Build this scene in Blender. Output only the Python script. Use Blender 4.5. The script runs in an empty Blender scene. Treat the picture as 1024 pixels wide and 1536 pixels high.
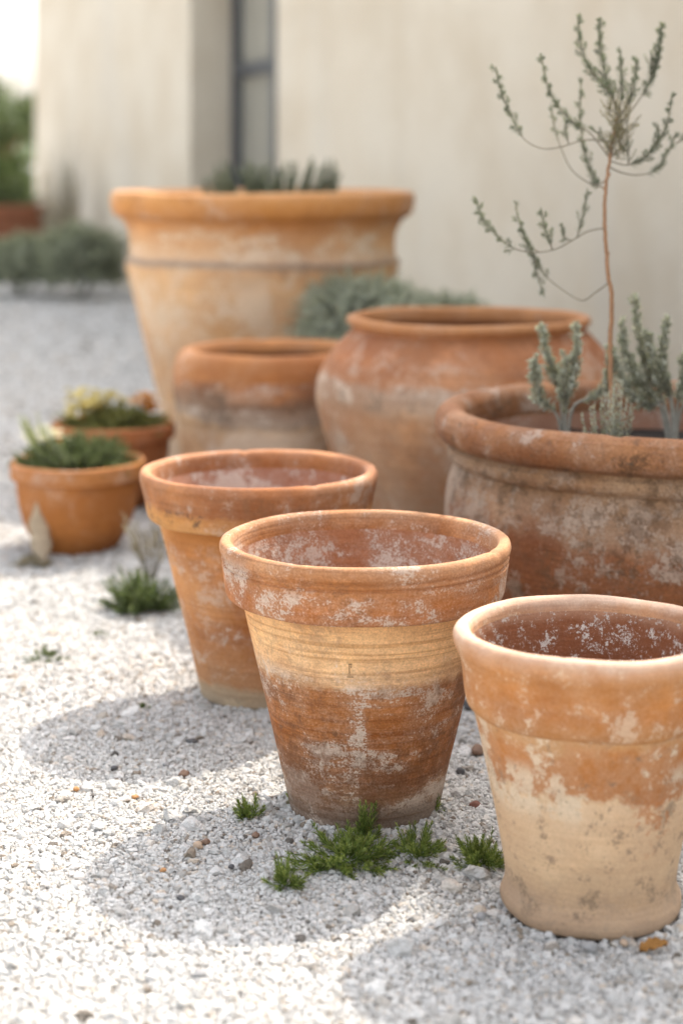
import bpy, math, random
import numpy as np
from mathutils import Vector, Matrix, noise as mnoise
R = math.radians
S = bpy.context.scene
COL = S.collection
random.seed(7)

# ------------------------------------------------------------------ camera
H = 0.674                      # camera height (m)
F = 2700.0                     # focal length in photo pixels (1024 x 1536)
HZ = 240.0                     # horizon row in the photo
cd = bpy.data.cameras.new('camera')
cam = bpy.data.objects.new('camera', cd)
COL.objects.link(cam)
cam.location = (0, 0, H)
cam.rotation_euler = (R(90), 0, 0)
cd.sensor_fit = 'VERTICAL'
cd.sensor_height = 36.0
cd.lens = F / 1536 * 36
cd.shift_y = -(768 - HZ) / 1536
cd.clip_start, cd.clip_end = 0.05, 2000
cd.dof.use_dof = True
cd.dof.focus_distance = 1.81
cd.dof.aperture_fstop = 3.2
cd.dof.aperture_blades = 0
S.camera = cam

# ------------------------------------------------------------------ sky, sun
SUN = Vector((0.118, 0.19, 0.281)).normalized()      # towards the sun
ELEV = math.asin(SUN.z)
AZ = math.atan2(SUN.x, SUN.y)                        # clockwise from +Y
w = bpy.data.worlds.new("World"); S.world = w; w.use_nodes = True
nt = w.node_tree; nt.nodes.clear()
sky = nt.nodes.new('ShaderNodeTexSky'); sky.sky_type = 'NISHITA'; sky.sun_disc = False
sky.sun_elevation = ELEV; sky.sun_rotation = AZ
sky.dust_density = 5.0; sky.air_density = 1.5; sky.ozone_density = 0.6
bg = nt.nodes.new('ShaderNodeBackground'); bg.inputs['Strength'].default_value = 0.15
hs = nt.nodes.new('ShaderNodeHueSaturation'); hs.inputs['Saturation'].default_value = 0.36
out = nt.nodes.new('ShaderNodeOutputWorld')
nt.links.new(sky.outputs[0], hs.inputs['Color'])
nt.links.new(hs.outputs[0], bg.inputs[0]); nt.links.new(bg.outputs[0], out.inputs[0])
sl = bpy.data.lights.new('sun', 'SUN'); sl.energy = 2.0; sl.angle = R(0.6); sl.color = (1.0, 0.93, 0.82)
so = bpy.data.objects.new('sun', sl); COL.objects.link(so)
so.location = SUN * 20
so.rotation_euler = (-SUN).to_track_quat('-Z', 'Y').to_euler()

S.view_settings.view_transform = 'Standard'
S.view_settings.look = 'None'
S.view_settings.exposure = 1.69
S.view_settings.gamma = 1.0
S.render.engine = 'CYCLES'
S.cycles.use_denoising = True
S.cycles.max_bounces = 8
S.cycles.diffuse_bounces = 5

# ------------------------------------------------------------------ helpers
def W(px, py, Y):
    """photo pixel at depth Y -> world point"""
    return Vector(((px - 512) * Y / F, Y, H - (py - HZ) * Y / F))

def empty(name, loc, label, cat, group=None, rz=0.0):
    o = bpy.data.objects.new(name, None)
    COL.objects.link(o)
    o.location = loc; o.rotation_euler = (0, 0, rz); o.empty_display_size = 0.05
    tag(o, label, cat, group)
    return o

def tag(o, label=None, cat=None, group=None, kind=None):
    if label: o['label'] = label
    if cat: o['category'] = cat
    if group: o['group'] = group
    if kind: o['kind'] = kind
    return o

class MB:
    def __init__(self):
        self.v = []; self.f = []; self.t = []; self.mi = []
    def add(self, vs, fs, tint=0.5, mi=0):
        b = len(self.v)
        self.v.extend([tuple(p) for p in vs])
        if isinstance(tint, (int, float)): self.t.extend([tint] * len(vs))
        else: self.t.extend(tint)
        for f in fs:
            self.f.append(tuple(i + b for i in f)); self.mi.append(mi)
    def box(self, x0, x1, y0, y1, z0, z1, mi=0):
        vs = [(x0,y0,z0),(x1,y0,z0),(x1,y1,z0),(x0,y1,z0),(x0,y0,z1),(x1,y0,z1),(x1,y1,z1),(x0,y1,z1)]
        self.add(vs, [(0,3,2,1),(4,5,6,7),(0,1,5,4),(1,2,6,5),(2,3,7,6),(3,0,4,7)], mi=mi)
    def build(self, name, mats, parent=None, smooth=True, bevel=0.0):
        me = bpy.data.meshes.new(name)
        me.from_pydata(self.v, [], self.f)
        if not isinstance(mats, (list, tuple)): mats = [mats]
        for m in mats: me.materials.append(m)
        me.polygons.foreach_set('use_smooth', [smooth] * len(self.f))
        if len(mats) > 1: me.polygons.foreach_set('material_index', self.mi)
        a = me.attributes.new('tint', 'FLOAT', 'POINT'); a.data.foreach_set('value', self.t)
        me.update()
        o = bpy.data.objects.new(name, me); COL.objects.link(o)
        if parent: o.parent = parent
        if bevel:
            m = o.modifiers.new('bevel', 'BEVEL'); m.width = bevel; m.segments = 3; m.limit_method = 'ANGLE'
        return o

def chaikin(p, it=2):
    for _ in range(it):
        q = [p[0]]
        for a, b in zip(p[:-1], p[1:]):
            q.append((a[0]*.75+b[0]*.25, a[1]*.75+b[1]*.25))
            q.append((a[0]*.25+b[0]*.75, a[1]*.25+b[1]*.75))
        q.append(p[-1]); p = q
    return p

def subdiv(p, step):
    q = [p[0]]
    for a, b in zip(p[:-1], p[1:]):
        n = max(1, int(math.hypot(b[0]-a[0], b[1]-a[1]) / step))
        for k in range(1, n + 1):
            t = k / n; q.append((a[0]+(b[0]-a[0])*t, a[1]+(b[1]-a[1])*t))
    return q

def wob(th, r, z, seed, amp, chips=()):
    """hand-made irregularity: slow ovalness, throwing ripple, chips on the lip"""
    n1 = mnoise.noise(Vector((math.cos(th)*1.3+seed*7.1, math.sin(th)*1.3, z*3+seed)))
    n2 = mnoise.noise(Vector((math.cos(th)*3.1+seed*3.3, math.sin(th)*3.1, z*22+seed)))
    n3 = mnoise.noise(Vector((math.cos(th)*12+seed, math.sin(th)*12, z*60)))
    k = min(1.0, r / 0.03)
    dr = k * amp * (n1 * 1.5 + n2 * 0.55 + n3 * 0.22)
    dz = k * amp * 0.9 * mnoise.noise(Vector((math.cos(th)*1.7+seed*2.3, math.sin(th)*1.7, 5+seed))) * min(1, z / 0.1)
    for ca, cw, cdp, zt in chips:
        d = (th - ca + math.pi) % (2*math.pi) - math.pi
        if abs(d) < cw and z > zt:
            e = (1 - (d / cw) ** 2) * (0.7 + 0.6 * mnoise.noise(Vector((th*40, seed, 0))))
            dz -= cdp * e * min(1, (z - zt) / 0.006)
    return dr, dz

def lathe(mb, prof, n, seed, amp, mi=0, chips=()):
    vs = []; fs = []
    for (r, z) in prof:
        for j in range(n):
            th = 2 * math.pi * j / n
            dr, dz = wob(th, r, z, seed, amp, chips)
            rr = max(r + dr, 0.0005) if r > 0.001 else r
            vs.append((rr * math.cos(th), rr * math.sin(th), z + dz))
    for i in range(len(prof) - 1):
        for j in range(n):
            k = (j + 1) % n
            fs.append((i*n+j, i*n+k, (i+1)*n+k, (i+1)*n+j))
    mb.add(vs, fs, mi=mi)

# ------------------------------------------------------------------ shader helpers
class G:
    def __init__(self, name):
        self.m = bpy.data.materials.new(name); self.m.use_nodes = True
        self.t = self.m.node_tree
        self.p = self.t.nodes['Principled BSDF']
        self.o = self.t.nodes['Material Output']
        self._c = None
    def n(self, ty, **kw):
        x = self.t.nodes.new(ty)
        for k, v in kw.items(): setattr(x, k, v)
        return x
    def l(self, a, b):
        if isinstance(a, (int, float)): b.default_value = a
        elif isinstance(a, (tuple, list)): b.default_value = a if len(a) == 4 or b.type == 'VECTOR' else (*a, 1)
        else: self.t.links.new(a, b)
    def obj(self):
        if not self._c: self._c = self.n('ShaderNodeTexCoord').outputs['Object']
        return self._c
    def sep(self, v):
        return self.n_out('ShaderNodeSeparateXYZ', v)
    def n_out(self, ty, v):
        x = self.n(ty); self.l(v, x.inputs[0]); return x.outputs
    def vmap(self, scale=(1,1,1), loc=(0,0,0), vec=None):
        x = self.n('ShaderNodeMapping'); self.l(vec or self.obj(), x.inputs['Vector'])
        x.inputs['Scale'].default_value = scale; x.inputs['Location'].default_value = loc
        return x.outputs[0]
    def noise(self, scale, detail=4, rough=.55, vec=None, dist=0.0):
        x = self.n('ShaderNodeTexNoise'); self.l(vec or self.obj(), x.inputs['Vector'])
        x.inputs['Scale'].default_value = scale; x.inputs['Detail'].default_value = detail
        x.inputs['Roughness'].default_value = rough; x.inputs['Distortion'].default_value = dist
        return x.outputs[0]
    def voro(self, scale, vec=None, feature='F1', out='Distance'):
        x = self.n('ShaderNodeTexVoronoi', feature=feature); self.l(vec or self.obj(), x.inputs['Vector'])
        x.inputs['Scale'].default_value = scale
        return x.outputs[out]
    def mr(self, f, a, b, c=0.0, d=1.0, smooth=True):
        x = self.n('ShaderNodeMapRange'); x.interpolation_type = 'SMOOTHSTEP' if smooth else 'LINEAR'
        self.l(f, x.inputs[0])
        for i, v in enumerate((a, b, c, d)): self.l(v, x.inputs[i + 1])
        return x.outputs[0]
    def math(self, op, a, b=0.0, c=0.0):
        x = self.n('ShaderNodeMath', operation=op); self.l(a, x.inputs[0]); self.l(b, x.inputs[1]); self.l(c, x.inputs[2])
        return x.outputs[0]
    def mix(self, f, a, b, mode='MIX'):
        x = self.n('ShaderNodeMix', data_type='RGBA', blend_type=mode)
        self.l(f, x.inputs[0]); self.l(a, x.inputs[6]); self.l(b, x.inputs[7])
        return x.outputs[2]
    def ramp(self, f, stops, interp='LINEAR'):
        x = self.n('ShaderNodeValToRGB'); r = x.color_ramp; r.interpolation = interp
        while len(r.elements) > 1: r.elements.remove(r.elements[-1])
        stops = sorted(stops)
        r.elements[0].position = stops[0][0]; r.elements[0].color = (*stops[0][1], 1)
        for p, c in stops[1:]:
            e = r.elements.new(p); e.color = (*c, 1)
        self.l(f, x.inputs[0]); return x.outputs[0]
    def bump(self, h, strength=.3, dist=.002, prev=None):
        x = self.n('ShaderNodeBump'); x.inputs['Strength'].default_value = strength
        x.inputs['Distance'].default_value = dist; self.l(h, x.inputs['Height'])
        if prev is not None: self.l(prev, x.inputs['Normal'])
        return x.outputs[0]
    def attr(self, name, ty='GEOMETRY'):
        x = self.n('ShaderNodeAttribute'); x.attribute_type = ty; x.attribute_name = name
        return x.outputs['Fac']
    def done(self, color, rough=.85, normal=None, spec=.3):
        self.l(color, self.p.inputs['Base Color']); self.l(rough, self.p.inputs['Roughness'])
        self.p.inputs['Specular IOR Level'].default_value = spec
        if normal is not None: self.l(normal, self.p.inputs['Normal'])
        return self.m

LIME = (.60, .50, .42)
def terracotta(name, seed, h, zones, warp=.02, wscale=9, lime=(), grime=(), grain=.10, lines=.25,
               mottle=.35, speck=0.0, rough=.88, big=1.0, limecol=LIME, bumpk=1.0, gran=.30, bloom=.26, ridge=.9):
    """zones: (z, colour) stops; lime: (noise scale, threshold, softness, alpha, z0, z1, zsoft, stretch xyz)"""
    g = G(name); off = (seed*3.17, seed*1.91, seed*.73)
    base = g.vmap(loc=off)
    xyz = g.sep(g.obj()); z = xyz[2]; X = xyz[0]
    wn = g.noise(wscale/big, 6, .62, base)
    wn2 = g.noise(wscale*5/big, 4, .6, base)
    zz = g.math('ADD', z, g.math('ADD', g.math('MULTIPLY', g.math('SUBTRACT', wn, .5), warp*4.5),
                                  g.math('MULTIPLY', g.math('SUBTRACT', wn2, .5), warp*2.6)))
    c = g.ramp(g.math('DIVIDE', zz, h), [(max(0, min(1, a / h)), b) for a, b in zones])
    # slow mottling of the clay
    m1 = g.noise(5.5/big, 5, .6, base)
    m2 = g.noise(17/big, 5, .65, g.vmap((1, 1, 1.6), (seed, 0, 2)))
    c = g.mix(g.mr(m1, .42, .62, 0, min(1, mottle*1.25)), c, g.mix(1, c, (.60, .46, .37), 'MULTIPLY'))
    c = g.mix(g.mr(m2, .50, .66, 0, mottle), c, g.mix(1, c, (1.42, 1.42, 1.36), 'MULTIPLY'))
    # throwing lines
    ln = g.noise(1.0, 3, .6, g.vmap((3/big, 3/big, 200/big), (seed, 1, 0)))
    ln2 = g.noise(1.0, 5, .7, g.vmap((11/big, 11/big, 420/big), (seed, 4, 0)))
    c = g.mix(g.mr(ln, .49, .63, 0, lines), c, g.mix(1, c, (.66, .58, .50), 'MULTIPLY'))
    c = g.mix(g.mr(ln2, .52, .68, 0, lines*.8), c, g.mix(1, c, (1.4, 1.38, 1.3), 'MULTIPLY'))
    # fine grit
    gr = g.noise(420/ big, 2, .6); gr2 = g.noise(1100/big, 2, .6)
    grit = g.math('ADD', g.math('MULTIPLY', gr, .6), g.math('MULTIPLY', gr2, .4))
    lm = None
    for (sc, th, soft, al, z0, z1, zs, st, *rest) in lime:
        a = g.noise(sc, 9, .68, g.vmap(st, (seed*1.3+sc, seed, sc*.1)), .3)
        b = g.noise(sc*9, 4, .7, base)
        a = g.math('ADD', g.math('MULTIPLY', a, 1.25), g.math('MULTIPLY', b, .40))
        a = g.math('ADD', a, g.math('MULTIPLY', grit, gran))
        a = g.math('SUBTRACT', a, .325 + gran*.5)
        if rest:
            x0, x1, xs = rest[0]
            a = g.math('ADD', a, g.math('MULTIPLY', g.math('SUBTRACT', g.math('MULTIPLY', g.mr(X, x0 - xs, x0 + xs), g.mr(X, x1 - xs, x1 + xs, 1, 0)), 1), .35))
        k = g.mr(a, th, th + soft, 0, al)
        zm = g.math('MULTIPLY', g.mr(z, z0 - zs, z0 + zs), g.mr(z, z1 - zs, z1 + zs, 1, 0))
        k = g.math('MAXIMUM', k, g.mr(a, th - .20, th + .06, 0, al*bloom))
        k = g.math('MULTIPLY', k, zm)
        lm = k if lm is None else g.math('MAXIMUM', lm, k)
    if lm is not None:
        lc = g.mix(g.noise(30/big, 3, .6, base), tuple(x*.80 for x in limecol), tuple(min(.85, x*1.16) for x in limecol))
        c = g.mix(lm, c, lc)
    for (sc, th, soft, al, z0, z1, zs, col) in grime:
        a = g.noise(sc, 8, .7, g.vmap((1, 1, 1), (seed+11, sc, 3)))
        b = g.noise(sc*12, 3, .7, base)
        a = g.math('SUBTRACT', g.math('ADD', g.math('MULTIPLY', a, 1.1), g.math('MULTIPLY', b, .5)), .30)
        k = g.math('MULTIPLY', g.mr(a, th, th + soft, 0, al),
                   g.math('MULTIPLY', g.mr(z, z0 - zs, z0 + zs), g.mr(z, z1 - zs, z1 + zs, 1, 0)))
        c = g.mix(k, c, col)
    if speck:
        s = g.math('MULTIPLY', g.mr(g.noise(95/big, 3, .6, base), .64, .72), g.mr(g.noise(14/big, 3, .6, base), .42, .6, 0, speck))
        c = g.mix(s, c, (.10, .07, .05))
    c = g.mix(1, c, g.mix(g.mr(grit, .32, .68, 0, 1, False), (1-grain*1.4,)*3, (1+grain*1.2,)*3), 'MULTIPLY')
    hsv = g.n('ShaderNodeHueSaturation'); hsv.inputs['Saturation'].default_value = 1.04; hsv.inputs['Value'].default_value = .95
    g.l(c, hsv.inputs['Color']); c = hsv.outputs[0]
    hgt = g.math('ADD', g.math('MULTIPLY', grit, .5), g.math('MULTIPLY', ln, ridge))
    hgt = g.math('ADD', hgt, g.math('MULTIPLY', g.noise(60/big, 5, .65, base), .8))
    if lm is not None: hgt = g.math('ADD', hgt, g.math('MULTIPLY', lm, .35))
    nrm = g.bump(hgt, .55*bumpk, .0016*big)
    return g.done(c, g.mr(m2, .35, .7, rough - .06, rough + .06), nrm, .25)

# ------------------------------------------------------------------ simple materials
def m_foliage(name, dark, mid, light, var=40, trans=.25):
    g = G(name)
    t = g.attr('tint')
    c = g.ramp(t, [(0, dark), (.5, mid), (1, light)])
    c = g.mix(g.mr(g.noise(var, 3, .6), .35, .7, 0, .5), c, g.mix(1, c, (.62, .66, .60), 'MULTIPLY'))
    g.done(c, .62, None, .25)
    tr = g.n('ShaderNodeBsdfTranslucent'); g.l(g.mix(1, c, (1.5, 1.5, .9), 'MULTIPLY'), tr.inputs[0])
    mx = g.n('ShaderNodeMixShader'); mx.inputs[0].default_value = trans
    g.l(g.p.outputs[0], mx.inputs[1]); g.l(tr.outputs[0], mx.inputs[2]); g.l(mx.outputs[0], g.o.inputs[0])
    return g.m

def m_plain(name, col, rough=.8, var=.25, scale=60, bump=.2):
    g = G(name)
    nz = g.noise(scale, 5, .6)
    c = g.mix(g.mr(nz, .35, .68, 0, var), col, tuple(x*.5 for x in col))
    return g.done(c, rough, g.bump(nz, bump, .001), .3)

M_bark = m_plain('brown_bark', (.30, .165, .09), .8, .5, 240)
M_twig = m_plain('grey_twig', (.20, .175, .13), .8, .5, 240)
M_greystem = m_plain('pale_woody_stem', (.30, .29, .25), .85, .5, 200)
M_sapleaf = m_foliage('sapling_needles', (.055, .065, .048), (.135, .155, .115), (.25, .265, .20))
M_sage = m_foliage('grey_sage_leaf', (.22, .225, .19), (.38, .385, .33), (.56, .555, .49))
M_moss = m_foliage('moss_green_leaf', (.055, .085, .02), (.165, .225, .05), (.36, .40, .12))
M_rosemary = m_foliage('rosemary_leaf', (.065, .08, .06), (.16, .185, .14), (.28, .31, .25))
M_santolina = m_foliage('silver_green_leaf', (.28, .31, .265), (.46, .49, .425), (.60, .62, .55))
M_mound = m_foliage('dusky_shrub_leaf', (.18, .195, .15), (.36, .38, .30), (.50, .52, .43))
M_green = m_foliage('fresh_green_leaf', (.035, .05, .02), (.095, .125, .05), (.20, .235, .11))
M_treeleaf = m_foliage('tree_leaf', (.03, .045, .014), (.08, .11, .035), (.17, .205, .08))
M_dryplant = m_foliage('dry_brown_leaf', (.20, .16, .11), (.34, .28, .20), (.50, .43, .33))
M_yellow = m_foliage('yellow_petal', (.36, .28, .08), (.55, .44, .15), (.66, .58, .28))
M_orange = m_foliage('orange_petal', (.45, .16, .02), (.62, .26, .04), (.7, .42, .12))
M_white = m_foliage('cream_petal', (.45, .42, .30), (.62, .58, .44), (.75, .72, .60))
M_soil = m_plain('dark_soil', (.018, .013, .010), .95, .5, 150, .8)

# ------------------------------------------------------------------ ground
def m_ground():
    g = G('gravel_bed')
    v = g.voro(170); v2 = g.voro(60)
    colr = g.voro(170, out='Color')
    c = g.mix(g.sep(colr)[0], (.56, .55, .525), (.76, .745, .72))
    c = g.mix(g.mr(g.noise(900, 2), .4, .7), c, g.mix(1, c, (.7, .68, .66), 'MULTIPLY'))
    c = g.mix(g.mr(g.noise(2.5, 5, .6), .45, .7, 0, .4), c, g.mix(1, c, (.86, .82, .76), 'MULTIPLY'))
    h = g.math('ADD', g.math('MULTIPLY', v, -1), g.math('MULTIPLY', v2, -.6))
    return g.done(c, .95, g.bump(h, .8, .006), .15)
M_ground = m_ground()

gm = MB()
N = 60
xs = [-400, -120, -40, -14, -6] + [-3 + 6*i/40 for i in range(41)] + [6, 14, 40, 120, 400]
ys = [-400, -120, -40, -12, -4, -1] + [0 + 8*i/60 for i in range(61)] + [12, 18, 30, 60, 150, 600]
def gz(x, y):
    f = max(0, min(1, (5 - abs(x)) / 3)) * max(0, min(1, (9 - y) / 3)) * max(0, min(1, (y + 1) / 1))
    return f * 0.006 * mnoise.noise(Vector((x*4, y*4, 0)))
vs = [(x, y, gz(x, y) - .002) for y in ys for x in xs]
nx = len(xs)
gm.add(vs, [(j*nx+i, j*nx+i+1, (j+1)*nx+i+1, (j+1)*nx+i) for j in range(len(ys)-1) for i in range(nx-1)])
ground = gm.build('ground', M_ground)
tag(ground, 'pale gravel ground running back to the building', 'ground', kind='structure')

# ------------------------------------------------------------------ pot catalogue (x, y, base radius) used to keep stones out
def at(px, Y): return ((px - 512) * Y / F, Y)
P_F  = at(547, 1.875); P_2 = at(388, 2.275); P_FR = at(886, 1.63)
P_R  = at(1000, 2.42); P_J = at(702, 3.02); P_L = at(412, 3.32)
P_B  = at(395, 4.0);   P_S1 = at(117, 3.11); P_S2 = at(171, 3.52)
FOOT = [(P_F, .0765), (P_2, .072), (P_FR, .079), (P_R, .20), (P_J, .16), (P_L, .145), (P_B, .2), (P_S1, .058), (P_S2, .058)]

# ------------------------------------------------------------------ gravel stones (stuff, geometry nodes)
def m_stone():
    g = G('gravel_stone')
    t = g.attr('stone_tint', 'INSTANCER')
    c = g.ramp(t, [(0, (.15, .135, .12)), (.02, (.32, .26, .20)), (.05, (.42, .39, .355)), (.25, (.57, .555, .53)),
                   (.6, (.68, .66, .635)), (.88, (.77, .75, .72)), (1, (.62, .52, .42))])
    nz = g.noise(1.6, 5, .65)
    c = g.mix(g.mr(nz, .4, .68, 0, .4), c, g.mix(1, c, (.74, .72, .70), 'MULTIPLY'))
    return g.done(c, .9, g.bump(nz, .5, .1), .2)
M_stone = m_stone()

def gravel():
    rng = np.random.default_rng(3)
    P = []
    def zone(y0, y1, d, keep=1.0):
        y = y0
        while y < y1:
            hw0, hw1 = -.195*y - .35, .195*y + .35
            n = int((hw1 - hw0) / d)
            x = np.linspace(hw0, hw1, n) + rng.uniform(-.45, .45, n)*d
            yy = y + rng.uniform(-.45, .45, n)*d
            if keep < 1:
                k = rng.random(n) < keep; x = x[k]; yy = yy[k]
            P.append(np.stack([x, yy, np.full(len(x), d)], 1)); y += d
    zone(1.05, 1.5, .0032); zone(1.5, 2.2, .0035); zone(2.2, 3.0, .0050); zone(3.0, 4.2, .0066); zone(4.2, 6.0, .0095); zone(6.0, 9.5, .014)
    zone(1.1, 3.2, .0070, .14)
    zone(1.1, 3.4, .0115, .03)
    for (c, r) in FOOT[:3] + FOOT[7:]:                  # stones banked against the pot feet
        k = int(2*math.pi*r/.004*3.2); a = rng.uniform(0, 6.283, k); q = r + rng.uniform(.0, .011, k)
        P.append(np.stack([c[0] + q*np.cos(a), c[1] + q*np.sin(a), np.full(k, .0046)], 1))
    nb = sum(len(p) for p in P[-5:])
    P = np.concatenate(P)
    lift = np.zeros(len(P)); lift[-nb:] = rng.uniform(0, .0035, nb)
    keep = np.ones(len(P), bool)
    for (c, r) in FOOT:
        keep &= np.hypot(P[:, 0]-c[0], P[:, 1]-c[1]) > r - .001
    # the building's own footprint
    keep &= ((P[:, 0]-.281)*(-.9384) + (P[:, 1]-5.5)*(-.3458)) > .004
    P = P[keep]; lift = lift[keep]; n = len(P)
    d = P[:, 2] * np.clip(rng.lognormal(0, .26, n), .5, 1.75)
    z = np.array([gz(x, y) for x, y in P[:, :2]]) + d*rng.uniform(.0, .22, n) + lift
    scl = d[:, None]*.60*rng.uniform(.78, 1.22, (n, 3)); scl[:, 2] *= .72
    me = bpy.data.meshes.new('gravel')
    me.vertices.add(n); me.vertices.foreach_set('co', np.column_stack([P[:, 0], P[:, 1], z]).astype('f').ravel())
    a = me.attributes.new('scl', 'FLOAT_VECTOR', 'POINT'); a.data.foreach_set('vector', scl.astype('f').ravel())
    rot = np.column_stack([rng.uniform(-.5, .5, n), rng.uniform(-.5, .5, n), rng.uniform(0, 6.28, n)])
    a = me.attributes.new('rot', 'FLOAT_VECTOR', 'POINT'); a.data.foreach_set('vector', rot.astype('f').ravel())
    patch = np.array([mnoise.noise(Vector((x*2.6, y*2.6, 3))) + .5*mnoise.noise(Vector((x*9, y*9, 8))) for x, y in P[:, :2]])
    tint = rng.random(n); tint = np.where(tint > .06, .06 + (tint - .06)*(1 - np.clip(patch, 0, 1)*.6), tint)
    for (px, py, rr) in ((222, 1212, .020), (150, 1330, .012), (245, 1300, .010), (205, 1420, .012)):
        Y = H*F/(py - HZ); dd = np.hypot(P[:, 0] - (px-512)*Y/F, P[:, 1] - Y)
        k = (dd < rr) & (rng.random(n) < .32); tint[k] = rng.uniform(.94, 1, k.sum())
    a = me.attributes.new('stone_tint', 'FLOAT', 'POINT'); a.data.foreach_set('value', tint.astype('f'))
    a = me.attributes.new('pick', 'INT', 'POINT'); a.data.foreach_set('value', rng.integers(0, 10, n).astype('i'))
    me.materials.append(M_stone)
    o = bpy.data.objects.new('gravel', me); COL.objects.link(o)
    tag(o, 'loose layer of fine white and grey gravel stones', 'gravel', kind='stuff')
    ng = bpy.data.node_groups.new('gravel_scatter', 'GeometryNodeTree')
    ng.interface.new_socket('Geometry', in_out='INPUT', socket_type='NodeSocketGeometry')
    ng.interface.new_socket('Geometry', in_out='OUTPUT', socket_type='NodeSocketGeometry')
    nn = ng.nodes; L = ng.links.new
    gi = nn.new('NodeGroupInput'); go = nn.new('NodeGroupOutput')
    join = nn.new('GeometryNodeGeometryToInstance')
    for k in range(10):
        ic = nn.new('GeometryNodeMeshIcoSphere'); ic.inputs['Radius'].default_value = 1; ic.inputs['Subdivisions'].default_value = 2
        pos = nn.new('GeometryNodeInputPosition')
        add = nn.new('ShaderNodeVectorMath'); add.operation = 'ADD'; add.inputs[1].default_value = (k*7.3, k*3.1, k*1.7)
        nz = nn.new('ShaderNodeTexNoise'); nz.inputs['Scale'].default_value = .85; nz.inputs['Detail'].default_value = 2
        L(pos.outputs[0], add.inputs[0]); L(add.outputs[0], nz.inputs['Vector'])
        sub = nn.new('ShaderNodeVectorMath'); sub.operation = 'SUBTRACT'; sub.inputs[1].default_value = (.5, .5, .5)
        L(nz.outputs['Color'], sub.inputs[0])
        sc = nn.new('ShaderNodeVectorMath'); sc.operation = 'SCALE'; sc.inputs['Scale'].default_value = 1.9
        L(sub.outputs[0], sc.inputs[0])
        sp = nn.new('GeometryNodeSetPosition'); L(ic.outputs[0], sp.inputs['Geometry']); L(sc.outputs[0], sp.inputs['Offset'])
        sm = nn.new('GeometryNodeSetMaterial'); sm.inputs['Material'].default_value = M_stone
        L(sp.outputs[0], sm.inputs['Geometry'])
        L(sm.outputs[0], join.inputs[0])
    iop = nn.new('GeometryNodeInstanceOnPoints'); iop.inputs['Pick Instance'].default_value = True
    def na(name, ty):
        x = nn.new('GeometryNodeInputNamedAttribute'); x.data_type = ty; x.inputs['Name'].default_value = name
        return [s for s in x.outputs if s.enabled and s.name == 'Attribute'][0]
    L(gi.outputs[0], iop.inputs['Points']); L(join.outputs[0], iop.inputs['Instance'])
    L(na('pick', 'INT'), iop.inputs['Instance Index'])
    L(na('rot', 'FLOAT_VECTOR'), iop.inputs['Rotation']); L(na('scl', 'FLOAT_VECTOR'), iop.inputs['Scale'])
    L(iop.outputs[0], go.inputs[0])
    md = o.modifiers.new('scatter', 'NODES'); md.node_group = ng
    print('gravel stones', n)
gravel()

# ------------------------------------------------------------------ building
def m_plaster():
    g = G('lime_plaster')
    st = g.noise(1.0, 5, .6, g.vmap((2.6, 2.6, .7)))
    bl = g.noise(2.2, 6, .62)
    c = g.mix(g.mr(bl, .38, .68), (.555, .50, .415), (.49, .425, .335))
    c = g.mix(g.mr(st, .50, .70, 0, .25), c, (.49, .395, .285))
    c = g.mix(g.mr(g.noise(1.0, 5, .6, g.vmap((1.7, 1.7, .6), (5, 2, 1))), .52, .70, 0, .5), c, (.50, .465, .41))
    h = g.math('ADD', g.noise(14, 6, .6), g.math('MULTIPLY', g.noise(160, 3, .6), .25))
    return g.done(c, .92, g.bump(h, .35, .006), .2)
M_plaster = m_plaster()
M_frame = m_plain('grey_painted_metal', (.058, .062, .069), .5, .2, 30, .1)
g_ = G('pale_window_pane'); M_pane = g_.done(g_.mix(g_.mr(g_.noise(3, 3), .4, .7), (.25, .24, .205), (.29, .28, .24)), .25, None, .4)
M_roof = m_plain('roof_mortar', (.45, .40, .34), .9, .4, 8)

u = Vector((-.3458, .9384, 0))
bld = empty('plaster_building', (.281, 5.5, 0), 'cream plastered low building with a tall dark framed window behind the pots', 'building', rz=math.atan2(.9384, -.3458))
HB, XR, XL = 2.43, -4.4, 6.53
OX0, OX1, OZ0, OZ1 = 1.534, 2.785, .08, 1.82
m = MB()
T = .42
m.box(XR, OX0, -T, 0, 0, HB); m.box(OX1, XL, -T, 0, 0, HB)
m.box(OX0, OX1, -T, 0, OZ1, HB); m.box(OX0, OX1, -T, 0, 0, OZ0)
m.box(XL - T, XL, -3.2, -T, 0, HB); m.box(XR, XR + T, -3.2, -T, 0, HB); m.box(XR, XL, -3.2 - T, -3.2, 0, HB)
m.build('wall', M_plaster, bld, smooth=False)
m = MB(); m.box(XR + T, XL - T, -3.2, -T, HB - .14, HB - .02); m.build('roof', M_roof, bld, smooth=False)
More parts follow.
